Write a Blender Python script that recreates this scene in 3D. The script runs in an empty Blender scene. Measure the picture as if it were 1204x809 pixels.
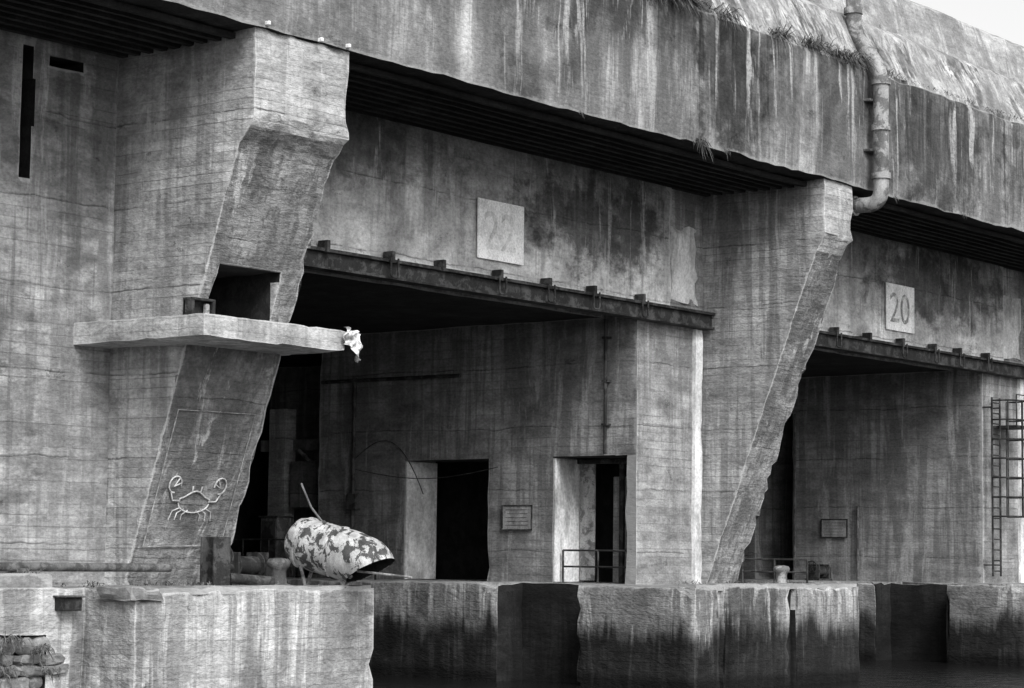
import bpy, bmesh, math, random
from mathutils import Vector, Matrix, noise
random.seed(7)
S = bpy.context.scene
D = bpy.data
COL = S.collection

# ------------------------------------------------------------------ node helpers
class NT:
    def __init__(s, nt):
        s.nt = nt; s.n = nt.nodes; s.l = nt.links
    def link(s, a, sock):
        if isinstance(a, (int, float)): sock.default_value = a
        elif isinstance(a, tuple): sock.default_value = a
        else: s.l.new(a, sock)
    def m(s, op, a, b=0.0, c=0.0, clamp=False):
        n = s.n.new('ShaderNodeMath'); n.operation = op; n.use_clamp = clamp
        s.link(a, n.inputs[0]); s.link(b, n.inputs[1]); s.link(c, n.inputs[2])
        return n.outputs[0]
    def mix(s, f, a, b):
        n = s.n.new('ShaderNodeMix'); n.data_type = 'FLOAT'; n.clamp_factor = True
        s.link(f, n.inputs[0]); s.link(a, n.inputs[2]); s.link(b, n.inputs[3])
        return n.outputs[0]
    def rng(s, v, a, b, c=0.0, d=1.0, smooth=True):
        n = s.n.new('ShaderNodeMapRange'); n.interpolation_type = 'SMOOTHSTEP' if smooth else 'LINEAR'
        s.link(v, n.inputs[0]); s.link(a, n.inputs[1]); s.link(b, n.inputs[2]); s.link(c, n.inputs[3]); s.link(d, n.inputs[4])
        return n.outputs[0]
    def noise(s, vec, sc=(1,1,1), off=(0,0,0), scale=1.0, detail=5, rough=.6, dist=0.0):
        mp = s.n.new('ShaderNodeMapping'); s.l.new(vec, mp.inputs[0])
        mp.inputs['Location'].default_value = off; mp.inputs['Scale'].default_value = sc
        n = s.n.new('ShaderNodeTexNoise'); s.l.new(mp.outputs[0], n.inputs['Vector'])
        n.inputs['Scale'].default_value = scale; n.inputs['Detail'].default_value = detail
        n.inputs['Roughness'].default_value = rough; n.inputs['Distortion'].default_value = dist
        return n.outputs[0]
    def wn(s, w):
        n = s.n.new('ShaderNodeTexWhiteNoise'); n.noise_dimensions = '1D'; s.link(w, n.inputs['W']); return n.outputs['Value']

def newmat(name):
    m = D.materials.new(name); m.use_nodes = True
    t = NT(m.node_tree); t.n.clear()
    out = t.n.new('ShaderNodeOutputMaterial'); b = t.n.new('ShaderNodeBsdfPrincipled')
    t.l.new(b.outputs[0], out.inputs[0])
    b.inputs['Specular IOR Level'].default_value = .2
    return m, t, b

def concrete(name, base=.3, var=.4, boards=1.0, bh=.19, dark=.5, white=.25, wz=None, sx=1.0, hz=2.6,
             seed=0.0, algae=None, tint_top=None, whitecol=.62, darkx=None, bump=.4, lift=1.45, blob=None, dth=.5, basex=None, wear=.45):
    m, t, b = newmat(name)
    g = t.n.new('ShaderNodeNewGeometry'); pos = g.outputs['Position']
    sp = t.n.new('ShaderNodeSeparateXYZ'); t.l.new(pos, sp.inputs[0])
    X, Y, Z = sp.outputs
    o = (seed*3.1, seed*1.7, seed*.9)
    big = t.noise(pos, (1,1,1), o, .40, 5, .66, .5)
    v = t.rng(big, .36, .66, 1-var, 1+var*.9, False)
    med = t.noise(pos, (1,1,hz), o, 1.25, 6, .72, .2)
    v = t.m('MULTIPLY', v, t.rng(med, .34, .68, .58, 1.32, False))
    fine = t.noise(pos, (1,1,1.4), o, 13, 3, .7)
    v = t.m('MULTIPLY', v, t.rng(fine, .25, .75, .66, 1.30, False))
    zz = t.m('DIVIDE', t.m('ADD', Z, t.m('MULTIPLY', big, .10)), bh)
    row = t.m('FLOOR', zz); fz = t.m('FRACT', zz)
    uu = t.m('ADD', t.m('DIVIDE', t.m('ADD', X, Y), 3.3), t.m('MULTIPLY', t.wn(row), 7.0))
    pl = t.wn(t.m('ADD', t.m('MULTIPLY', row, 17.3), t.m('FLOOR', uu)))
    plank = t.rng(pl, 0, 1, .84, 1.12, False)
    ln = t.m('MULTIPLY', t.rng(fz, .04, .15, 1, 0), t.rng(t.m('ADD', med, t.m('MULTIPLY', t.m('SUBTRACT', pl, .5), .7)), .42, .66, 0, 1))
    bmask = t.rng(big, .36, .56, .25, 1)
    bf = t.m('MULTIPLY', plank, t.m('SUBTRACT', 1, t.m('MULTIPLY', ln, .42)))
    bf = t.mix(t.m('MULTIPLY', bmask, boards), 1.0, bf)
    v = t.m('MULTIPLY', v, bf)
    if lift:
        fr = t.m('FRACT', t.m('DIVIDE', t.m('ADD', Z, t.m('MULTIPLY', t.m('SUBTRACT', big, .5), .3)), lift))
        l2 = t.m('MULTIPLY', t.rng(fr, .006, .035, 1, 0), t.rng(med, .40, .56, 0, 1))
        v = t.m('MULTIPLY', v, t.m('SUBTRACT', 1, t.m('MULTIPLY', l2, .6)))
    s1 = t.noise(pos, (1.1*sx,1.1*sx,.12), (o[0]+3,o[1]+5,0), 1, 5, .68, .5)
    s2 = t.noise(pos, (5*sx,5*sx,.25), (o[0]+1,o[1]+2,0), 1, 3, .62, .3)
    dm = t.m('MAXIMUM', t.rng(s1, dth-.02, dth+.11), t.m('MULTIPLY', t.rng(s2, dth, dth+.13), .8))
    dm = t.m('MULTIPLY', dm, t.rng(med, .32, .56, .5, 1))
    dm = t.m('MULTIPLY', dm, t.rng(big, .40, .56, .35, 1))
    if wz: dm = t.m('MULTIPLY', dm, t.rng(Z, wz[0], wz[1], .35, 1, False))
    if darkx: dm = t.m('MULTIPLY', dm, t.rng(X, darkx[0], darkx[1], darkx[2], 1))
    v = t.m('MULTIPLY', v, t.m('SUBTRACT', 1, t.m('MULTIPLY', dm, dark)))
    if basex: v = t.m('MULTIPLY', v, t.rng(X, basex[0], basex[1], basex[2], 1))
    if blob:
        wob = t.m('MULTIPLY', t.m('SUBTRACT', t.m('ADD', med, t.m('MULTIPLY', s1, 1.4)), 1.2), 2.2)
        for (bx, bz, rx, rz, am) in blob:
            dx = t.m('DIVIDE', t.m('SUBTRACT', X, bx), rx); dz = t.m('DIVIDE', t.m('SUBTRACT', Z, bz), rz)
            r = t.m('SQRT', t.m('ADD', t.m('MULTIPLY', dx, dx), t.m('MULTIPLY', dz, dz)))
            r = t.m('ADD', r, wob)
            v = t.m('MULTIPLY', v, t.mix(t.rng(r, .45, 1.15), 1-am, 1.0))
    if tint_top:
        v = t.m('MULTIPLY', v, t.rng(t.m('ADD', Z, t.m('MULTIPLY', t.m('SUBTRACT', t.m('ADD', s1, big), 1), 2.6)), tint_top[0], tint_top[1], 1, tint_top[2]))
    s3 = t.noise(pos, (1.8*sx,1.8*sx,.2), (o[0]+13,o[1]+7,2), 1, 5, .72, .6)
    wm = t.m('MULTIPLY', t.rng(s3, .54, .64), t.rng(fine, .3, .6, .45, 1))
    wm = t.m('MULTIPLY', wm, t.rng(big, .60, .46, 0, 1))
    if wz: wm = t.m('MULTIPLY', wm, t.rng(Z, wz[0], wz[1], .2, 1, False))
    v = t.mix(t.m('MULTIPLY', wm, white, clamp=True), t.m('MULTIPLY', v, base), whitecol)
    if wear > 0:
        at = t.n.new('ShaderNodeAttribute'); at.attribute_name = 'edge'
        ew = t.rng(t.m('ADD', at.outputs['Fac'], t.m('MULTIPLY', t.m('SUBTRACT', med, .5), .9)), .78, .94)
        v = t.mix(t.m('MULTIPLY', ew, wear), v, max(.5, min(.7, base*1.6)))
    pt = t.rng(fine, .66, .72)
    v = t.m('MULTIPLY', v, t.m('SUBTRACT', 1, t.m('MULTIPLY', pt, .55)))
    # spalled patches
    spn = t.rng(t.noise(pos, (1,1,1.5), (o[0]+40,o[1],o[2]), 1.1, 6, .75, .2), .64, .655)
    v = t.m('MULTIPLY', v, t.m('SUBTRACT', 1, t.m('MULTIPLY', spn, .38)))
    if algae:
        za = t.m('ADD', Z, t.m('MULTIPLY', t.m('SUBTRACT', s1, .5), 2.2))
        if len(algae) > 4:
            za = t.m('ADD', za, t.rng(X, algae[3], algae[4], algae[5], 0.0))
        v = t.m('MULTIPLY', v, t.rng(za, algae[0], algae[1], algae[2], 1))
        v = t.m('MULTIPLY', v, t.rng(Z, .12, .4, .3, 1))
    t.l.new(v, b.inputs['Base Color'])
    b.inputs['Roughness'].default_value = .92
    h = t.noise(pos, (1,1,2.2), o, 4.0, 4, .7)
    h = t.m('ADD', h, t.m('MULTIPLY', t.rng(fz, .02, .14), .10*boards))
    h = t.m('SUBTRACT', h, t.m('MULTIPLY', spn, .25))
    bp = t.n.new('ShaderNodeBump'); bp.inputs['Strength'].default_value = bump; bp.inputs['Distance'].default_value = .08
    t.l.new(h, bp.inputs['Height']); t.l.new(bp.outputs[0], b.inputs['Normal'])
    return m

def paint(name, a, c, thr=.5, scale=3, rough=.7, soft=.04, bump=.3, streak=1.0, metal=0, det=5, mott=.6):
    m, t, b = newmat(name)
    g = t.n.new('ShaderNodeNewGeometry'); pos = g.outputs['Position']
    n1 = t.noise(pos, (1,1,streak), (4,2,7), scale, det, .68, .4)
    n2 = t.noise(pos, (1,1,1), (4,2,7), scale*9, 2, .7)
    n3 = t.noise(pos, (1,1,.5), (1,2,7), scale*.9, 4, .65)
    f = t.rng(n1, thr-soft, thr+soft)
    v = t.m('MULTIPLY', t.mix(f, a, c), t.rng(n2, .25, .75, .7, 1.25, False))
    v = t.m('MULTIPLY', v, t.rng(n3, .35, .65, mott, 1.2, False))
    t.l.new(v, b.inputs['Base Color']); b.inputs['Roughness'].default_value = rough
    b.inputs['Metallic'].default_value = metal
    bp = t.n.new('ShaderNodeBump'); bp.inputs['Strength'].default_value = bump; bp.inputs['Distance'].default_value = .02
    t.l.new(n2, bp.inputs['Height']); t.l.new(bp.outputs[0], b.inputs['Normal'])
    return m

M = {}
M['wall'] = concrete('concrete_wall', .35, .46, .9, .19, .62, .4, (0,11), seed=1, dth=.49,
                     blob=[(26.4,9.5,.8,2.6,.35),(23.8,5,1.6,2.5,.25)])
M['butt'] = concrete('concrete_buttress', .45, .42, 1.1, .17, .5, .45, None, seed=2.4, bump=.5, dth=.50)
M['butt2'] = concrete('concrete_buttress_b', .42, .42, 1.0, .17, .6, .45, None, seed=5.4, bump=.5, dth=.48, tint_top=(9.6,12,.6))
M['buttf'] = concrete('concrete_strut_face', .27, .5, .5, .17, .55, .8, None, sx=1.3, seed=31, bump=.7, lift=.9, wear=.85)  # stained, and darkened to paint the shading of the slanted fronts
M['cap'] = concrete('concrete_cap', .52, .34, 1.0, .17, .45, .6, None, seed=37, bump=.6, dth=.51)  # paler base paints in the stronger light on the cap fronts
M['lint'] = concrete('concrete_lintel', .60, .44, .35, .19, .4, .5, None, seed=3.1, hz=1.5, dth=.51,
                     tint_top=(9.0,10.9,.38), blob=[(41.0,10.2,3.0,1.1,.68),(35.0,10.3,.3,1.1,-1.1),(33.0,10.9,3.5,.7,.45),(57.5,10.4,4.2,1.1,.6),(38.9,9.7,.9,.5,.4)])  # tint_top paints the overhang's shade into the upper lintel colour
M['over'] = concrete('concrete_overhang', .27, .6, .3, .2, .82, .85, (10.3,14.0), sx=1.3, seed=4.2, whitecol=.54, hz=1.2,
                     darkx=(30,42,.75), lift=0, dth=.45, wear=.3,
                     blob=[(37.0,13.9,5.0,.8,.5),(41.9,13.2,1.5,2.4,.68),(51.2,13.3,2.8,2.4,.6),(35.1,13.1,.5,1.6,-.7),(38.4,13.1,.4,1.8,-.6),(45.0,12.8,.55,1.6,-.7),(33.0,12.3,.5,1.0,-.4),(58,13,3,2.2,.45)])
M['strip'] = concrete('concrete_parapet', .50, .4, .2, .2, .85, .6, None, sx=1.5, seed=6.7, lift=0, dth=.46, hz=1.2, wear=.2)
M['roof'] = concrete('concrete_roof', .42, .34, .4, .3, .5, .3, None, seed=8.2, lift=0, wear=.2)
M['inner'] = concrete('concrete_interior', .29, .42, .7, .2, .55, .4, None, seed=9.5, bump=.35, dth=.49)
M['under'] = concrete('concrete_soffit', .035, .4, .6, .2, .4, .0, None, seed=10.5, wear=0)  # near-black base paints shade onto faces that look down
M['quay'] = concrete('concrete_quay', .45, .46, .6, .2, .8, .7, None, sx=1.15, seed=12.3, hz=1.5,
                     algae=(1.0,1.65,.10,30.8,40.9,1.35), bump=.7, whitecol=.66, darkx=(30.5,40,.8), lift=0, dth=.46,
                     basex=(31,40.5,1.3), blob=[(43.2,1.7,1.4,1.2,.62),(42.0,.9,1.2,.8,.4),(25.4,1.2,.5,1.0,.35),(30.2,1.6,.5,1.0,.35),(28.0,.6,.8,.4,.3)])
M['quaydark'] = concrete('concrete_shaded_recess', .022, .4, .3, .2, .5, .0, None, seed=15, lift=0, wear=0)  # near-black base paints the deep shadow into the quay recesses
M['quaytop'] = concrete('concrete_quay_top', .34, .4, 0, .2, .3, .2, None, seed=13.3, lift=0)
M['rock'] = concrete('old_masonry', .30, .5, 0, .2, .3, .4, None, seed=17.3, lift=0, hz=1, wear=0)
M['steel'] = paint('rusty_dark_steel', .03, .075, .52, 3)
M['rust'] = paint('rusty_pipe', .09, .17, .5, 4)
M['pipe'] = paint('weathered_pipe', .36, .16, .52, 3, .6)
M['flake'] = paint('flaking_paint', .54, .085, .525, 5.0, .65, .015, det=7, streak=.8)
M['dark'] = paint('dark_inside', .02, .03, .5, 3)  # near-black colour standing in for shade inside rooms, niche, slots and buoy
M['white'] = paint('faded_white_paint', .85, .66, .6, 2.2, .85, .08, mott=.85)
M['jamb'] = paint('whitewashed_jamb', .78, .42, .56, 1.5, .85, .08, streak=.3)
M['signboard'] = paint('sign_board', .34, .26, .55, 5, .7)
M['chalk'] = paint('chalk_line', .72, .5, .5, 6)
M['faintchalk'] = paint('faint_chalk_line', .46, .30, .5, 6)
M['numgrey'] = paint('faded_number_paint', .30, .62, .53, 4, .85)
M['numfaint'] = paint('very_faded_number', .80, .55, .56, 2.2, .85, .05)
M['cloth'] = paint('torn_cloth', .75, .32, .52, 6, .9)
M['lightconc'] = concrete('concrete_bright', .55, .36, .8, .19, .5, .5, None, seed=21)

# ------------------------------------------------------------------ mesh helpers
def link(o, parent=None):
    COL.objects.link(o)
    if parent: o.parent = parent
    return o
def empty(name, parent=None):
    o = D.objects.new(name, None); return link(o, parent)

def rough_mesh(bm, step, disp, edge):
    xs = [v.co.x for v in bm.verts]; ys = [v.co.y for v in bm.verts]; zs = [v.co.z for v in bm.verts]
    for ax, arr in enumerate((xs, ys, zs)):
        lo, hi = min(arr), max(arr); n = int((hi-lo)/step[ax])
        for i in range(1, n+1):
            c = lo + (hi-lo)*i/(n+1)
            p = [0,0,0]; p[ax] = c; nn = [0,0,0]; nn[ax] = 1
            bmesh.ops.bisect_plane(bm, geom=bm.verts[:]+bm.edges[:]+bm.faces[:], dist=1e-5, plane_co=p, plane_no=nn)
    bm.normal_update()
    lay = bm.verts.layers.float.new('edge')
    mv = []
    for v in bm.verts:
        p = v.co
        d = noise.noise_vector(p*.9)*disp + noise.noise_vector(p*3.1)*disp*.6
        sharp = any(len(e.link_faces) == 2 and e.calc_face_angle(0) > .5 for e in v.link_edges)
        if sharp:
            a = max(0, noise.noise(p*1.7+Vector((5,5,5)))) + max(0, noise.noise(p*4.3)-.1)*1.2
            d = d - v.normal*edge*(a+.1)
            v[lay] = 1.0
        mv.append((v, d))
    for v, d in mv: v.co += d

def finish(name, bm, mats, parent, smooth=35):
    bmesh.ops.recalc_face_normals(bm, faces=bm.faces[:])
    me = D.meshes.new(name); bm.to_mesh(me); bm.free()
    for m in (mats if isinstance(mats, (list, tuple)) else [mats]): me.materials.append(m)
    for p in me.polygons: p.use_smooth = True
    me.set_sharp_from_angle(angle=math.radians(smooth))
    o = D.objects.new(name, me); return link(o, parent)

def box_bm(x0,x1,y0,y1,z0,z1):
    bm = bmesh.new()
    bmesh.ops.create_cube(bm, size=1)
    for v in bm.verts:
        v.co = Vector((x0 if v.co.x<0 else x1, y0 if v.co.y<0 else y1, z0 if v.co.z<0 else z1))
    return bm
def prism_bm(prof, x0, x1):
    bm = bmesh.new()
    a = [bm.verts.new((x0,y,z)) for y,z in prof]; c = [bm.verts.new((x1,y,z)) for y,z in prof]
    bm.faces.new(a); bm.faces.new(c[::-1])
    n = len(prof)
    for i in range(n): bm.faces.new((a[i],c[i],c[(i+1)%n],a[(i+1)%n]))
    bmesh.ops.recalc_face_normals(bm, faces=bm.faces[:])
    return bm
def cut(bm, cuts):
    me = D.meshes.new('tmp'); bm.to_mesh(me); bm.free()
    o = D.objects.new('tmp', me); COL.objects.link(o)
    cs = []
    for c in cuts:
        cb = box_bm(*c); cm = D.meshes.new('tc'); cb.to_mesh(cm); cb.free()
        co = D.objects.new('tc', cm); COL.objects.link(co); cs.append(co)
        md = o.modifiers.new('b', 'BOOLEAN'); md.operation = 'DIFFERENCE'; md.solver = 'EXACT'; md.object = co
    dg = bpy.context.evaluated_depsgraph_get(); dg.update()
    em = D.meshes.new_from_object(o.evaluated_get(dg))
    nb = bmesh.new(); nb.from_mesh(em)
    D.objects.remove(o)
    for c in cs: D.objects.remove(c)
    return nb
def rbox(name, b, mat, parent=None, step=.4, disp=.012, edge=.05, cuts=None):
    bm = box_bm(*b)
    if cuts: bm = cut(bm, cuts)
    st = step if isinstance(step, tuple) else (step,)*3
    rough_mesh(bm, st, disp, edge)
    return finish(name, bm, mat, parent)
def plain(name, b, mat, parent=None, bev=.01):
    bm = box_bm(*b)
    if bev: bmesh.ops.bevel(bm, geom=bm.edges[:], offset=bev, segments=1, affect='EDGES')
    return finish(name, bm, mat, parent, 30)
def tube(name, pts, r, mat, parent=None, res=4, cyclic=False):
    cu = D.curves.new(name, 'CURVE'); cu.dimensions = '3D'; cu.bevel_depth = r; cu.bevel_resolution = res; cu.use_fill_caps = True
    s = cu.splines.new('POLY'); s.points.add(len(pts)-1); s.use_cyclic_u = cyclic
    for i, p in enumerate(pts): s.points[i].co = (*p, 1)
    o = D.objects.new(name, cu); cu.materials.append(mat); COL.objects.link(o)
    dg = bpy.context.evaluated_depsgraph_get(); dg.update()
    me = D.meshes.new_from_object(o.evaluated_get(dg)); D.objects.remove(o)
    me.name = name
    for p in me.polygons: p.use_smooth = True
    me.set_sharp_from_angle(angle=math.radians(50))
    o = D.objects.new(name, me); return link(o, parent)
def arc_path(pts, r, n=6):
    pts = [Vector(p) for p in pts]; out = [pts[0]]
    for i in range(1, len(pts)-1):
        a, p, c = pts[i-1], pts[i], pts[i+1]
        d1 = (a-p).normalized()*r; d2 = (c-p).normalized()*r
        for k in range(n+1):
            t = k/n; out.append((p+d1)*(1-t)**2 + p*2*t*(1-t) + (p+d2)*t*t)
    out.append(pts[-1]); return out
def join(objs, name, parent=None):
    bm = bmesh.new(); mats = []
    for o in objs:
        me = o.data; idx = []
        for m in me.materials:
            if m not in mats: mats.append(m)
            idx.append(mats.index(m))
        b2 = bmesh.new(); b2.from_mesh(me); b2.transform(o.matrix_local)
        for f in b2.faces: f.material_index = idx[f.material_index] if idx else 0
        tm = D.meshes.new('t'); b2.to_mesh(tm); b2.free(); bm.from_mesh(tm); D.objects.remove(o)
    me = D.meshes.new(name); bm.to_mesh(me); bm.free()
    for m in mats: me.materials.append(m)
    o = D.objects.new(name, me); return link(o, parent)

P = 17.3     # bay pitch
Q = 2.2      # quay height
bunker = empty('submarine_bunker')

# ------------------------------------------------------------------ main block
cuts = []
for k in range(0, 4):
    x0 = 29.5 + P*k if k != 1 else 47.2
    cuts.append((x0, 43.1+P*k, 29, 50, .5, 8.3))
    cuts.append((x0, 43.1+P*k, 28.9, 31.0, 8.0, 8.62))
cuts += [
    (43.0, 44.6, 34.3, 36.9, Q, 5.1), (43.0, 44.55, 30.3, 32.35, Q, 5.1),
    (44.3, 46.0, 30.9, 38.5, Q-.02, 6.0), (45.9, 47.5, 31.0, 31.75, Q, 4.9),
    (43.0, 46.2, 39.8, 44.5, Q-.01, 7.9),
    (60.3, 63.3, 36.3, 37.6, Q, 7.6),
    (25.02, 25.24, 29, 30.9, 9.0, 11.25), (25.6, 26.35, 29.5, 30.6, 11.0, 11.16), (25.2,25.3,29.5,30.5,9.9,10.7),
]
bm = cut(box_bm(-25, 118, 30, 56, .8, 11.6), cuts)
rough_mesh(bm, (.5,.6,.45), .014, .05)
bm.normal_update()
for f in bm.faces:
    c = f.calc_center_median(); f.material_index = 0
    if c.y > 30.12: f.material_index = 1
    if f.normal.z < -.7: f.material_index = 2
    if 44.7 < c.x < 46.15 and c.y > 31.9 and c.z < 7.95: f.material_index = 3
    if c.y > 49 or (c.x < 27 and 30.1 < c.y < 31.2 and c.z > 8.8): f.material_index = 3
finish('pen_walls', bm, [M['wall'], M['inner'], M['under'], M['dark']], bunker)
plain('door_reveal_a', (43.12,44.28,36.86,36.895,Q+.02,5.08), M['jamb'], bunker, 0)
plain('door_reveal_b', (43.12,44.28,32.31,32.345,Q+.02,5.08), M['jamb'], bunker, 0)
plain('door_frame_post', (44.0,44.1,31.0,31.12,Q,5.08), M['steel'], bunker)
plain('door_frame_post_b', (44.0,44.1,30.4,30.5,Q,5.08), M['steel'], bunker)
plain('door_frame_head', (43.95,44.12,30.35,32.3,4.98,5.09), M['steel'], bunker)
plain('steel_door_leaf', (44.05,44.1,31.85,32.28,Q+.05,5.0), M['pipe'], bunker)
plain('passage_far_wall', (44.7,44.78,31.15,31.78,Q,4.7), M['lightconc'], bunker)
plain('inner_room_pillar', (44.2,44.6,42.0,42.6,Q,6.6), M['lightconc'], bunker)
plain('inner_room_beam', (44.5,44.7,40.2,43.2,5.5,5.8), M['inner'], bunker)
tube('inner_room_brace', [(44.3,40.1,4.4),(44.3,41.6,5.5)], .05, M['pipe'], bunker)
plain('inner_room_locker', (44.2,44.8,40.9,41.8,4.0,5.2), M['inner'], bunker)

# ------------------------------------------------------------------ overhang + roof
prof = [(26.6,11.5),(26.6,14.42),(26.66,14.5),(27.25,15.75),(27.5,15.95),(28.5,16.05),(29.0,17.75),(29.4,17.95),(56,18.3),(56,11.5)]
bm = prism_bm(prof, -25, 118)
rough_mesh(bm, (.35,.9,.4), .04, .10)
bm.normal_update()
for f in bm.faces:
    c = f.calc_center_median(); f.material_index = 0
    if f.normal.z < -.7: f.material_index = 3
    elif c.z > 14.44 and c.y < 27.6: f.material_index = 1
    elif c.z > 15.7: f.material_index = 2
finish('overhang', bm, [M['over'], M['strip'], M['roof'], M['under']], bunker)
ribs = []
for i in range(9):
    y = 27.15 + i*.33
    ribs.append(rbox('rib', (-24,117,y,y+.13,11.38,11.49), M['under'], None, (1.5,.2,.2), .012, .02))
join(ribs, 'soffit_ribs', bunker)

# ------------------------------------------------------------------ lintels
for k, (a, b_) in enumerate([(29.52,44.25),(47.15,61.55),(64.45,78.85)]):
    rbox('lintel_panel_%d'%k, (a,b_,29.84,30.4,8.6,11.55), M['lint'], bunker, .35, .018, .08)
    rbox('lintel_end_%d'%k, (b_+.05,b_+1.3,29.93,30.4,8.72,10.6), M['jamb'], bunker, .25, .03, .2)
    rbox('column_arris_%d'%k, (b_+1.12,b_+1.42,29.9,30.3,2.15,8.2), M['jamb'], bunker, .2, .02, .08)
    bx0, bx1 = (29.5 if k == 0 else a), (45.78 if k == 0 else 63.08 if k == 1 else 80)
    plain('lintel_beam_flange_%d'%k, (bx0,bx1,29.62,29.98,8.52,8.585), M['steel'], bunker, .005)
    plain('lintel_beam_web_%d'%k, (bx0,bx1,29.72,29.83,8.24,8.52), M['steel'], bunker, .005)
    plain('lintel_beam_foot_%d'%k, (bx0,bx1,29.64,29.97,8.19,8.24), M['steel'], bunker, .005)
    n = 8
    hooks = []
    for i in range(n):
        x = a + 1.0 + i*(b_-a-.8)/n + random.uniform(-.15,.15)
        hooks.append(plain('h', (x,x+.09,29.56,29.82,8.5,8.74), M['steel'], None, .01))
        if i % 2 == 0 or i > 4:
            hooks.append(tube('h', arc_path([(x-.06,29.55,8.6),(x-.06,29.55,8.22),(x+.16,29.55,8.22),(x+.16,29.55,8.6)], .07, 4), .022, M['steel'], None, 2))
    join(hooks, 'lintel_hooks_%d'%k, bunker)

# ------------------------------------------------------------------ buttresses
def buttress(name, x0, x1, prof, mats, cuts=None, step=.22):
    bm = prism_bm(prof, x0, x1)
    if cuts: bm = cut(bm, cuts)
    rough_mesh(bm, (step,)*3, .02, .13)
    bm.normal_update()
    for f in bm.faces:
        c = f.calc_center_median(); f.material_index = 0
        if f.normal.y < -.6: f.material_index = 2 if c.z > 9.9 else 1
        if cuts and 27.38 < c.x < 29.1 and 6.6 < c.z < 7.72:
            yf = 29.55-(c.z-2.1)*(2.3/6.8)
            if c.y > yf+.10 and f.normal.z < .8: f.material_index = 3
    return finish(name, bm, mats, bunker, 30)
buttress('buttress_a', 27.15, 29.5, [(26.68,11.58),(26.66,9.95),(26.98,9.6),(27.25,8.9),(29.55,2.1),(30.3,2.1),(30.3,11.58)], [M['butt'],M['buttf'],M['cap'],M['dark']],
         [(27.45,28.95,26,29.6,6.66,7.64)])
for i, (a, b_) in enumerate([(45.8,47.12),(63.1,64.42),(80.4,81.7)]):
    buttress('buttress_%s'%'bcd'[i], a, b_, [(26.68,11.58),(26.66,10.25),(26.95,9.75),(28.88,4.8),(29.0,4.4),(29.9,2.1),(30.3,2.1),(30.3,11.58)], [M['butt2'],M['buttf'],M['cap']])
buttress('buttress_e', 9.5, 11.9, [(26.68,11.58),(26.66,9.95),(29.55,2.1),(30.3,2.1),(30.3,11.58)], [M['butt'],M['buttf'],M['cap']])
for i, (x, z) in enumerate([(27.3,11.56),(28.6,11.52),(29.3,11.54)]):
    plain('cap_stud_%d'%i, (x,x+.06,26.52,26.62,z,z+.07), M['white'], bunker)
bm = box_bm(26.3, 29.75, 26.85, 30.2, 6.28, 6.66)
rough_mesh(bm, (.16,.2,.13), .014, .06)
finish('platform_slab', bm, M['lightconc'], bunker)

# torn cloth hanging off the platform tip
bm = bmesh.new(); N = 14; vs = []
for i in range(N+1):
    for j in range(N+1):
        u, w = i/N, j/N
        x = 29.60 + .46*u + .05*math.sin(w*9+u*4); y = 26.83 - .10*math.sin(u*3.1) - .05*math.sin(u*16+w*3)
        z = 6.70 - .10*u - w*(.50-.12*abs(math.sin(u*4)))*(.6+.5*u)
        p = Vector((x,y,z)); p += noise.noise_vector(p*7)*.05
        vs.append(bm.verts.new(p))
for i in range(N):
    for j in range(N):
        a = i*(N+1)+j; bm.faces.new((vs[a],vs[a+1],vs[a+N+2],vs[a+N+1]))
finish('torn_cloth', bm, M['cloth'], None, 60)

# ------------------------------------------------------------------ quay
qc = []
for k in range(4):
    x0 = 30.76 + P*k if k != 1 else 48.0
    qc.append((x0, 41.0+P*k, 26, 49.5, -3, 3))
    qc.append((40.9+P*k, 41.9+P*k, 30.1, 32.3, -3, 3))
qc += [(-26, 25.1, 26, 28.2, -3, 3), (44.85,45.1,26.5,27.14,-3,3), (41.9,42.1,26.5,27.1,-3,3), (22.2,24.35,28,28.7,-3,1.45)]
bm = cut(box_bm(-25, 118, 27, 55.8, -1.5, Q), qc)
rough_mesh(bm, (.3,.5,.28), .028, .14)
bm.normal_update()
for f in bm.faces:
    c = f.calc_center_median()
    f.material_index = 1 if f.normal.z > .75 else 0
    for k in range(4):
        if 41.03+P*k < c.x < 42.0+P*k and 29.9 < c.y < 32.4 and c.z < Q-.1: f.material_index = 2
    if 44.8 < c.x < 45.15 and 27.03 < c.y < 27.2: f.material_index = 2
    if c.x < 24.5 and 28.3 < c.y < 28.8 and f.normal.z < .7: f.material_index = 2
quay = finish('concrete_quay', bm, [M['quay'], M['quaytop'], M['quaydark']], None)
rbox('apron', (-24,24.6,28.35,30.1,2.0,2.42), M['quaytop'], quay, .4, .02, .08)
rbox('coping', (41.05,47.9,27.02,27.45,2.1,2.26), M['quaytop'], quay, .25, .02, .08)
rbox('coping_b', (25.15,30.7,27.02,27.4,2.1,2.25), M['quaytop'], quay, .25, .02, .09)
rbox('ledge_stone', (24.95,25.7,26.93,27.8,2.0,2.24), M['quaytop'], quay, .15, .03, .10)

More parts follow.
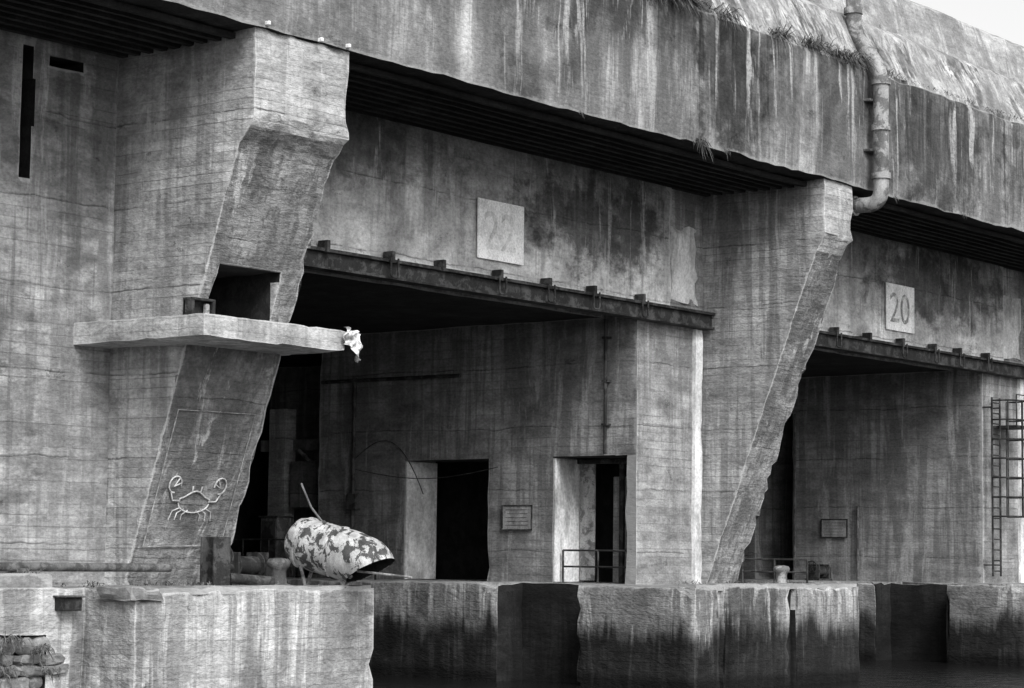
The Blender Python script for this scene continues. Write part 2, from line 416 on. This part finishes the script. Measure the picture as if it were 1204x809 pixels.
# exposed rough masonry courses where the facing has fallen off
parts = []; i = 0
z = -.15
while z < 1.42:
    hgt = random.uniform(.15, .26); x = 22.1 + random.uniform(0,.3)
    while x < 24.3:
        wd = random.uniform(.22, .52); i += 1
        bm = bmesh.new(); bmesh.ops.create_cube(bm, size=1)
        bmesh.ops.subdivide_edges(bm, edges=bm.edges[:], cuts=4, use_grid_fill=True)
        for v in bm.verts:
            r_ = v.co.length; v.co *= 1 - .22*max(0, r_-.6)/.27
            v.co += noise.noise_vector(v.co*2.2+Vector((i,i*2,0)))*.16 + noise.noise_vector(v.co*6+Vector((i,i*2,0)))*.05
            v.co = Vector((v.co.x*wd*.98, v.co.y*.34, v.co.z*hgt*.98))
        bm.transform(Matrix.Translation((x+wd/2, 28.33+random.uniform(-.09,.09), z+hgt/2)) @ Matrix.Rotation(random.uniform(-.1,.1),4,'Y') @ Matrix.Rotation(random.uniform(-.15,.15),4,'Z'))
        parts.append(finish('r', bm, M['rock'], None))
        x += wd
    z += hgt
join(parts, 'broken_masonry')

# ------------------------------------------------------------------ drain pipe
dp = empty('drain_pipe')
px, pr = 47.75, .185
pts = arc_path([(px,27.5,11.2),(px,26.28,11.15),(px,26.28,14.35),(px,27.0,15.35),(px,27.02,17.6),(px,28.6,18.2)], .38, 7)
tube('pipe_run', pts, pr, M['pipe'], dp, 8)
for z in (11.75, 12.9, 14.0):
    tube('collar_%d'%int(z*10), [(px,26.28,z),(px,26.28,z+.14)], pr+.045, M['pipe'], dp, 8)
tube('collar_low', [(px,26.95,11.17),(px,27.06,11.17)], pr+.05, M['pipe'], dp, 8)
tube('collar_up', [(px,27.02,15.8),(px,27.02,15.95)], pr+.045, M['pipe'], dp, 8)
for z in (12.4, 13.6):
    plain('bracket_%d'%int(z*10), (px-.26,px+.26,26.42,26.62,z,z+.06), M['rust'], dp)

# ------------------------------------------------------------------ number signs
def number_sign(x, txt, mt):
    s = plain('number_sign', (x,x+1.56,29.775,29.80,8.95,10.2), M['white'], None, 0)
    cu = D.curves.new('digits','FONT'); cu.body = txt; cu.size = 1.15; cu.extrude = .0012
    o = D.objects.new('digits', cu); COL.objects.link(o)
    dg = bpy.context.evaluated_depsgraph_get(); dg.update()
    me = D.meshes.new_from_object(o.evaluated_get(dg)); D.objects.remove(o)
    me.materials.append(mt)
    me.transform(Matrix.Translation((x+.16,29.7715,9.17)) @ Matrix.Rotation(math.pi/2,4,'X'))
    t = D.objects.new('digits', me); link(t, s)
number_sign(36.97, '22', M['numfaint']); number_sign(36.97+P+.1, '20', M['numgrey'])

def info_sign(x, y0, y1, z0, z1):
    s = plain('information_sign', (x-.05,x-.02,y0,y1,z0,z1), M['signboard'], None, .004)
    w = .03
    for n, b in (('frame_top',(x-.065,x-.045,y0-w,y1+w,z1,z1+w)),('frame_bottom',(x-.065,x-.045,y0-w,y1+w,z0-w,z0)),
                 ('frame_side',(x-.065,x-.045,y0-w,y0,z0,z1)),('frame_side_b',(x-.065,x-.045,y1,y1+w,z0,z1))):
        plain(n, b, M['steel'], s, 0)
    for i in range(5):
        z = z1-.09-i*.09
        plain('text_line_%d'%i, (x-.056,x-.0515,y0+.08+.03*(i%3),y1-.08-.05*(i%2),z,z+.012), M['rust'], s, 0)
info_sign(43.1, 32.95, 33.8, 3.43, 3.97)
info_sign(60.4, 34.4, 35.25, 3.5, 4.0)

# ------------------------------------------------------------------ ladder
def ladder(x, z0, z1):
    e = empty('caged_ladder')
    y = 29.72
    for i, dx in enumerate((0, .5)):
        tube('rail_%d'%i, [(x+dx,y,z0),(x+dx,y,z1)], .03, M['steel'], e, 3)
    n = int((z1-z0)/.3)
    for i in range(n): tube('rung_%d'%i, [(x,y,z0+.15+i*.3),(x+.5,y,z0+.15+i*.3)], .02, M['steel'], e, 2)
    for i in range(7):
        z = z1-.1-i*.55
        pts = [(x+.35+.52*math.cos(a), y-.28-.5*math.sin(a), z) for a in [math.pi*(-.15+1.3*k/12) for k in range(13)]]
        tube('hoop_%d'%i, pts, .024, M['steel'], e, 2)
    for k in (0,3,6,9,12):
        a = math.pi*(-.15+1.3*k/12)
        p = (x+.35+.52*math.cos(a), y-.28-.5*math.sin(a))
        tube('cage_bar_%d'%k, [(*p,z1-.1),(*p,z1-3.4)], .02, M['steel'], e, 2)
    plain('landing', (x+.5,x+1.6,29.2,29.98,z1-.85,z1-.78), M['steel'], e, 0)
    tube('landing_rail', [(x+.55,29.22,z1-.8),(x+.55,29.22,z1+.1),(x+1.55,29.22,z1+.1),(x+1.55,29.22,z1-.8)], .022, M['steel'], e, 2)
    for i,z in enumerate((z0+.3,z1-.3)):
        for dx in (0,.5): plain('wall_bracket', (x+dx-.02,x+dx+.02,y,30.02,z,z+.04), M['steel'], e, 0)
ladder(60.45, 2.4, 7.5)

# ------------------------------------------------------------------ interior pipes, cables, railings
wp = empty('wall_pipe'); tube('run', [(42.98,30.8,5.15),(42.98,30.8,8.25)], .04, M['steel'], wp)
for z in (5.8,6.8,7.8): plain('clip', (42.93,43.12,30.72,30.88,z,z+.05), M['steel'], wp, 0)
wp = empty('wall_pipe'); tube('run', [(42.98,38.5,3.0),(42.98,38.5,7.2)], .05, M['steel'], wp)
plain('switch_box', (42.9,43.1,38.35,38.65,3.9,4.3), M['steel'], wp)
wp = empty('wall_pipe'); tube('run', [(42.97,35.1,7.12),(42.97,39.6,7.12)], .045, M['steel'], wp)
cb = empty('electric_cable')
tube('cable', [(42.97,38.4-2.2*t,5.2+.5*math.sin(t*3.0)-1.0*t*t*t) for t in [i/16 for i in range(17)]], .012, M['steel'], cb, 2)
tube('cable_b', [(42.97,38.4-4.5*t,4.9-.25*math.sin(t*3.14)) for t in [i/12 for i in range(13)]], .010, M['steel'], cb, 2)
for x, y, h in ((60.3,36.15,5.0),(60.3,34.0,2.2)):
    wp = empty('wall_pipe'); tube('run', [(x,y,Q),(x,y,Q+h)], .04, M['rust'], wp)
def railing(pts, h=1.0):
    e = empty('railing')
    for i, p in enumerate(pts): tube('post_%d'%i, [(p[0],p[1],Q-.02),(p[0],p[1],Q+h)], .026, M['steel'], e, 2)
    for j, z in enumerate((h, h*.5)):
        tube('rail_%d'%j, [(p[0],p[1],Q+z) for p in pts], .022, M['steel'], e, 2)
railing([(43.3,30.35,0),(43.3,31.2,0),(43.3,32.2,0)], .75)
railing([(30.1,30.6+.8*i,0) for i in range(5)], .95)
railing([(42.4,37.2+.9*i,0) for i in range(8)], .95)
railing([(47.6,28.2,0),(47.6,29.1,0),(47.6,30.0,0)], .6)
# equipment cabinets on the inner walkway
for (x,y,w,d,hh) in ((42.3,38.6,.5,.7,1.1),(42.5,40.6,.5,.6,1.5),(42.4,42.6,.4,.9,.9)):
    e = empty('equipment_cabinet')
    plain('body', (x,x+w,y,y+d,Q,Q+hh), M['rust'], e, .02)
    plain('door_panel', (x-.015,x+.01,y+.06,y+d-.06,Q+.1,Q+hh-.08), M['steel'], e, .004)
    plain('lid', (x-.04,x+w+.03,y-.04,y+d+.04,Q+hh,Q+hh+.05), M['steel'], e, .008)

qp = empty('quay_pipe')
tube('run', [(-20,28.9,2.56),(27.3,28.55,2.52)], .07, M['rust'], qp, 6)
for x in range(-18, 27, 3): plain('saddle', (x,x+.12,28.4,29.1,2.2,2.5), M['rust'], qp)

def winch(cx, cy, s=1.0):
    e = empty('mooring_winch')
    B_ = lambda n,a,b,c,d,f,g,mt='steel': plain(n,(cx+a*s,cx+b*s,cy+c*s,cy+d*s,Q+f*s,Q+g*s),M[mt],e,.008)
    B_('base_frame',-.5,.5,-.3,.3,0,.08); B_('side_plate_a',-.42,-.36,-.26,.26,.08,.6); B_('side_plate_b',.3,.36,-.26,.26,.08,.6)
    B_('gear_case',.36,.56,-.2,.2,.1,.5,'steel')
    tube('drum', [(cx-.36*s,cy,Q+.36*s),(cx+.3*s,cy,Q+.36*s)], .17*s, M['steel'], e, 6)
    for i in (-.34,.26): tube('drum_flange', [(cx+i*s,cy,Q+.36*s),(cx+(i+.03)*s,cy,Q+.36*s)], .25*s, M['steel'], e, 6)
    c = Vector((cx-.52*s,cy,Q+.5*s))
    tube('hand_wheel', [c+Vector((0,math.cos(a),math.sin(a)))*.22*s for a in [math.pi*2*i/20 for i in range(20)]], .016, M['steel'], e, 2, True)
    for i in range(3):
        a = math.pi*i/3; d = Vector((0,math.cos(a),math.sin(a)))*.22*s
        tube('spoke', [c-d, c+d], .012, M['steel'], e, 2)
    tube('axle', [c, c+Vector((.2*s,0,0))], .02, M['steel'], e, 2)
winch(30.05, 29.5, 1.0); winch(59.4, 34.8, .8)

# ------------------------------------------------------------------ bollards and posts
def lathe(bm, prof, seg=24, c=(0,0,0)):
    rings = [[bm.verts.new((c[0]+r*math.cos(2*math.pi*i/seg), c[1]+r*math.sin(2*math.pi*i/seg), c[2]+z)) for i in range(seg)] for r, z in prof]
    for a, b in zip(rings, rings[1:]):
        for i in range(seg): bm.faces.new((a[i],a[(i+1)%seg],b[(i+1)%seg],b[i]))
    bm.faces.new(rings[-1]); bm.faces.new(rings[0][::-1])
def bollard(x, y, s=1.0, mat='steel'):
    bm = bmesh.new()
    lathe(bm, [(.22*s,0),(.22*s,.05*s),(.15*s,.08*s),(.13*s,.28*s),(.15*s,.34*s),(.2*s,.38*s),(.21*s,.45*s),(.17*s,.5*s),(.06*s,.52*s)], 24, (x,y,Q-.01))
    finish('mooring_bollard', bm, M[mat], None, 50)
bollard(29.15, 27.8, 1.0, 'rust'); bollard(28.75, 28.7, .8, 'steel'); bollard(45.7, 27.75, .9, 'pipe'); bollard(62.9, 27.8)
sp = empty('steel_post')
plain('flange_front', (27.48,27.86,27.68,27.72,Q,3.05), M['steel'], sp, .005)
plain('flange_back', (27.48,27.86,27.98,28.02,Q,3.05), M['steel'], sp, .005)
plain('web', (27.65,27.69,27.72,27.98,Q,3.04), M['steel'], sp, 0)
lg = empty('scrap_pipe'); tube('tube', [(27.9,27.75,2.36),(28.7,27.5,2.30)], .09, M['steel'], lg, 6)

# ------------------------------------------------------------------ rusty buoy
buoy = empty('rusty_buoy')
A = Vector((29.97,28.2,3.04)); B = Vector((30.26,26.15,2.54)); ax = (B-A); L = ax.length; ax.normalize()
side = ax.cross(Vector((0,0,1))).normalized(); up = side.cross(ax).normalized()
key = [(0,.02),(.0,.2),(.02,.32),(.07,.405),(.16,.435),(.20,.44),(.205,.462),(.24,.462),(.245,.44),(.5,.445),(.80,.45),(.805,.472),(.84,.472),(.845,.45),(1.1,.45),(1.3,.44),(1.45,.41),(1.6,.34),(1.72,.23),(1.78,.12)]
prof = []
for (t0,r0),(t1,r1) in zip(key, key[1:]):
    n = max(1, int((t1-t0)/.04))
    for i in range(n): prof.append((t0+(t1-t0)*i/n, r0+(r1-r0)*i/n))
prof.append(key[-1])
seg = 72
def hull(name, sc, mat):
    bm = bmesh.new(); rings = []
    for t, r in prof:
        r = r*sc
        k = max(0, t-1.0)
        ring = []
        for i in range(seg):
            a = 2*math.pi*i/seg
            p = A + ax*(t*L/1.78) + side*(r*math.cos(a)) + up*(r*math.sin(a) - k*k*.12)
            p += noise.noise_vector(p*3)*.022
            ring.append(bm.verts.new(p))
        rings.append(ring)
    for a, b in zip(rings, rings[1:]):
        for i in range(seg): bm.faces.new((a[i],a[(i+1)%seg],b[(i+1)%seg],b[i]))
    bm.faces.new(rings[0])
    pc = A+ax*(L*.70)-up*.30*sc; pn = (up*-1+ax*.85).normalized()
    bmesh.ops.bisect_plane(bm, geom=bm.verts[:]+bm.edges[:]+bm.faces[:], dist=1e-5, plane_co=pc, plane_no=pn, clear_outer=True)
    me = D.meshes.new(name); bm.to_mesh(me); bm.free(); me.materials.append(mat)
    for p in me.polygons: p.use_smooth = True
    me.set_sharp_from_angle(angle=math.radians(40))
    return link(D.objects.new(name, me), buoy)
hull('outer_hull', 1.0, M['flake']); hull('inner_shade_shell', .955, M['dark'])
for i, t in enumerate((.3, 1.0)):
    c = A + ax*(t*L/1.78)
    for sgn in (-1, 1):
        p0 = c + side*(.2*sgn) - up*.36
        tube('leg_%d%d'%(i,sgn), [p0, (p0.x+.14*sgn, max(p0.y,27.1), Q+.02)], .032, M['pipe'], buoy, 3)
tube('boom', [A+up*.4+ax*.55, A+up*.62+ax*.2, A+up*.98-ax*.12], .02, M['rust'], buoy, 3)
tube('boom_pivot', [A+up*.36+ax*.6-side*.12, A+up*.46+ax*.6+side*.12], .03, M['rust'], buoy, 3)
tube('tail_rod', [A+ax*(L*.7)-up*.2+side*.1, B+ax*.5+side*.15-up*.02], .022, M['pipe'], buoy, 3)

# ------------------------------------------------------------------ lamp box + tin on platform
lb = empty('lamp_box')
x, y = 26.45, 27.3
for i, (b) in enumerate([(x,x+.06,y,y+.22,6.66,6.92),(x+.48,x+.54,y,y+.22,6.66,6.92),(x,x+.54,y,y+.22,6.92,6.96),(x,x+.54,y+.16,y+.2,6.68,6.92)]):
    plain('casing_%d'%i, b, M['steel'], lb, .005)
plain('lens', (x+.36,x+.45,y+.03,y+.12,6.7,6.88), M['pipe'], lb, .02)
tb = bmesh.new(); lathe(tb, [(.05,0),(.055,.02),(.055,.17),(.05,.19)], 16, (28.7,27.45,6.65)); finish('tin_can', tb, M['pipe'], None)
qb = empty('junction_box'); plain('case', (24.5,24.85,27.95,28.25,1.84,2.05), M['steel'], qb); plain('lid', (24.46,24.89,27.9,28.27,2.05,2.08), M['rust'], qb)

# ------------------------------------------------------------------ crab graffiti
def strut_pt(x, z, off=.03):
    y = 29.55-(z-2.1)*(2.3/6.8)
    return (x, y-off, z-off*.33)
cr = empty('crab_graffiti')
cx0, cz0 = 28.25, 3.62
def stroke(n, pts, r=.014, mt='chalk'): tube(n, [strut_pt(cx0+u, cz0+v) for u, v in pts], r, M[mt], cr, 2)
stroke('shell_top', [(.36*math.cos(a), .16*math.sin(a)+.04+.03*math.cos(4*a)) for a in [math.pi*i/14 for i in range(15)]])
stroke('shell_base', [(.36*math.cos(a), .16*math.sin(a)+.02) for a in [math.pi*(1+i/14) for i in range(15)]])
for s in (-1, 1):
    stroke('arm_%d'%s, [(s*.34,.05),(s*.52,.06),(s*.60,.2)])
    stroke('claw_%d'%s, [(s*(.54+.14*math.cos(a)), .33+.14*math.sin(a)) for a in [math.radians(-100+(290*i/12)) for i in range(13)]])
    stroke('claw_tip_%d'%s, [(s*.40,.36),(s*.55,.3),(s*.46,.45)])
    stroke('eye_%d'%s, [(s*.1,.2),(s*.11,.31)])
    for j in range(3):
        stroke('leg_%d%d'%(s,j), [(s*(.3-.1*j),-.06-.02*j),(s*(.46-.12*j),-.12-.03*j),(s*(.5-.14*j),-.27)], .01)
stroke('border_line', [(-.92,-.74),(.92,-.70),(.93,1.6),(-.92,1.58),(-.92,-.74)], .011, 'faintchalk')

# ------------------------------------------------------------------ vegetation on ledges
m, t, b = newmat('dry_grass')
g = t.n.new('ShaderNodeNewGeometry')
t.l.new(t.rng(t.noise(g.outputs['Position'], scale=4, detail=2), .35, .65, .035, .20, False), b.inputs['Base Color']); b.inputs['Roughness'].default_value = .8
M['grass'] = m
bm = bmesh.new()
def blade(p, d, l, w, droop):
    s = Vector((random.uniform(-1,1), random.uniform(-1,1), 0)).normalized()*w
    a = p; q = p + d*l*.55; e = p + d*l + Vector((0,0,-droop*l))
    v = [bm.verts.new(a-s), bm.verts.new(a+s), bm.verts.new(q+s*.8), bm.verts.new(q-s*.8), bm.verts.new(e)]
    bm.faces.new(v[:4]); bm.faces.new((v[3],v[2],v[4]))
def clump(x, y, z, n, r, l, hang=0.0):
    for _ in range(n):
        p = Vector((x+random.gauss(0,r), y+random.gauss(0,r*.25), z+random.uniform(-.05,.03)))
        d = Vector((random.gauss(0,.5), random.gauss(-.5*(.3+hang),.3), random.uniform(.2,1)-hang)).normalized()
        blade(p, d, l*random.uniform(.3,1.1), random.uniform(.006,.014), random.uniform(.1,.6)+hang*.4)
for _ in range(45):
    x = random.uniform(37, 62); clump(x, 26.68, 14.5, random.randint(4,40), .25, random.uniform(.1,.28), random.uniform(0,.7))
for x, n in ((38.3,350),(38.9,520),(39.5,480),(40.1,300),(41.3,140),(43.8,120),(45.2,220),(46.4,260),(47.1,220)):
    clump(x, 26.62, 14.5, n, .24, random.uniform(.35,.55), random.uniform(.3,.8))
for _ in range(40):
    x = random.uniform(40, 80); clump(x, 28.3, 16.08, random.randint(10,60), .35, random.uniform(.12,.3), 0)
for x in (40.4, 40.5): clump(x, 26.62, 11.62, 40, .05, .35, .9)
for x in (41.5,36.2,49,52.5): clump(x, 26.6, 11.55, 10, .05, .16, .9)
me = D.meshes.new('ledge_grass'); bm.to_mesh(me); bm.free(); me.materials.append(M['grass'])
link(D.objects.new('ledge_grass', me))
bm = bmesh.new()
for _ in range(60):
    x = random.choice([random.uniform(18,25), random.uniform(25.3,30.5), random.uniform(41.3,47.8)])
    y = 28.4 if x < 25 else random.uniform(27.3, 28.6)
    clump(x, y, 2.42 if x < 24.6 else Q+.03, random.randint(5,30), .1, random.uniform(.06,.16), 0)
for _ in range(14):
    clump(random.uniform(22.2,24.4), 28.1, random.uniform(.7,1.5), 40, .1, .22, .6)
me = D.meshes.new('quay_weeds'); bm.to_mesh(me); bm.free(); me.materials.append(M['grass'])
link(D.objects.new('quay_weeds', me))

# ------------------------------------------------------------------ water
m, t, b = newmat('harbour_water')
g = t.n.new('ShaderNodeNewGeometry')
w1 = t.noise(g.outputs['Position'], (1,1.5,1), (0,0,0), 1.8, 4, .6, .5)
b.inputs['Base Color'].default_value = (.012,.012,.012,1); b.inputs['Roughness'].default_value = .1
b.inputs['Specular IOR Level'].default_value = .4
bp = t.n.new('ShaderNodeBump'); bp.inputs['Strength'].default_value = .6; bp.inputs['Distance'].default_value = .16
t.l.new(w1, bp.inputs['Height']); t.l.new(bp.outputs[0], b.inputs['Normal'])
bm = bmesh.new(); bmesh.ops.create_grid(bm, x_segments=8, y_segments=8, size=1500)
finish('water', bm, m, None)

# ------------------------------------------------------------------ light
W = D.worlds.new('World'); S.world = W; W.use_nodes = True
nt = W.node_tree; nt.nodes.clear()
wo = nt.nodes.new('ShaderNodeOutputWorld'); bg = nt.nodes.new('ShaderNodeBackground')
sk = nt.nodes.new('ShaderNodeTexSky'); sk.sky_type = 'NISHITA'; sk.sun_disc = False
sdir = Vector((-.42,-.75,.74)).normalized()
sk.sun_elevation = math.asin(sdir.z); sk.sun_rotation = math.atan2(sdir.x, sdir.y)
sk.dust_density = 3; sk.air_density = 1.0
bw = nt.nodes.new('ShaderNodeRGBToBW'); ad = nt.nodes.new('ShaderNodeMath'); ad.operation = 'MULTIPLY_ADD'
ad.inputs[1].default_value = 1.0; ad.inputs[2].default_value = 3.2     # overcast haze layer
nt.links.new(sk.outputs[0], bw.inputs[0]); nt.links.new(bw.outputs[0], ad.inputs[0]); nt.links.new(ad.outputs[0], bg.inputs[0])
bg.inputs[1].default_value = .15
nt.links.new(bg.outputs[0], wo.inputs[0])
sl = D.lights.new('sun','SUN'); sl.energy = 2.3; sl.angle = math.radians(22); sl.color = (1,1,1)
so = D.objects.new('sun', sl); COL.objects.link(so); so.rotation_euler = sdir.to_track_quat('Z','Y').to_euler(); so.location = (0,0,40)

# ------------------------------------------------------------------ camera
cam = D.cameras.new('camera'); cam.lens = 36*2715/1204; cam.sensor_width = 36; cam.clip_end = 5000; cam.clip_start = .1
co = D.objects.new('camera', cam); COL.objects.link(co)
h = Vector((.7884,.6151,0)).normalized(); p = math.radians(5.3)
fw = h*math.cos(p)+Vector((0,0,math.sin(p)))
rt = fw.cross(Vector((0,0,1))).normalized(); up = rt.cross(fw).normalized()
r = .012
rt2 = rt*math.cos(r)+up*math.sin(r); up2 = up*math.cos(r)-rt*math.sin(r)
mt = Matrix((rt2, up2, -fw)).transposed().to_4x4(); mt.translation = (0,0,2.75)
co.matrix_world = mt
S.camera = co
S.view_settings.view_transform = 'Standard'; S.view_settings.look = 'None'; S.view_settings.exposure = 0
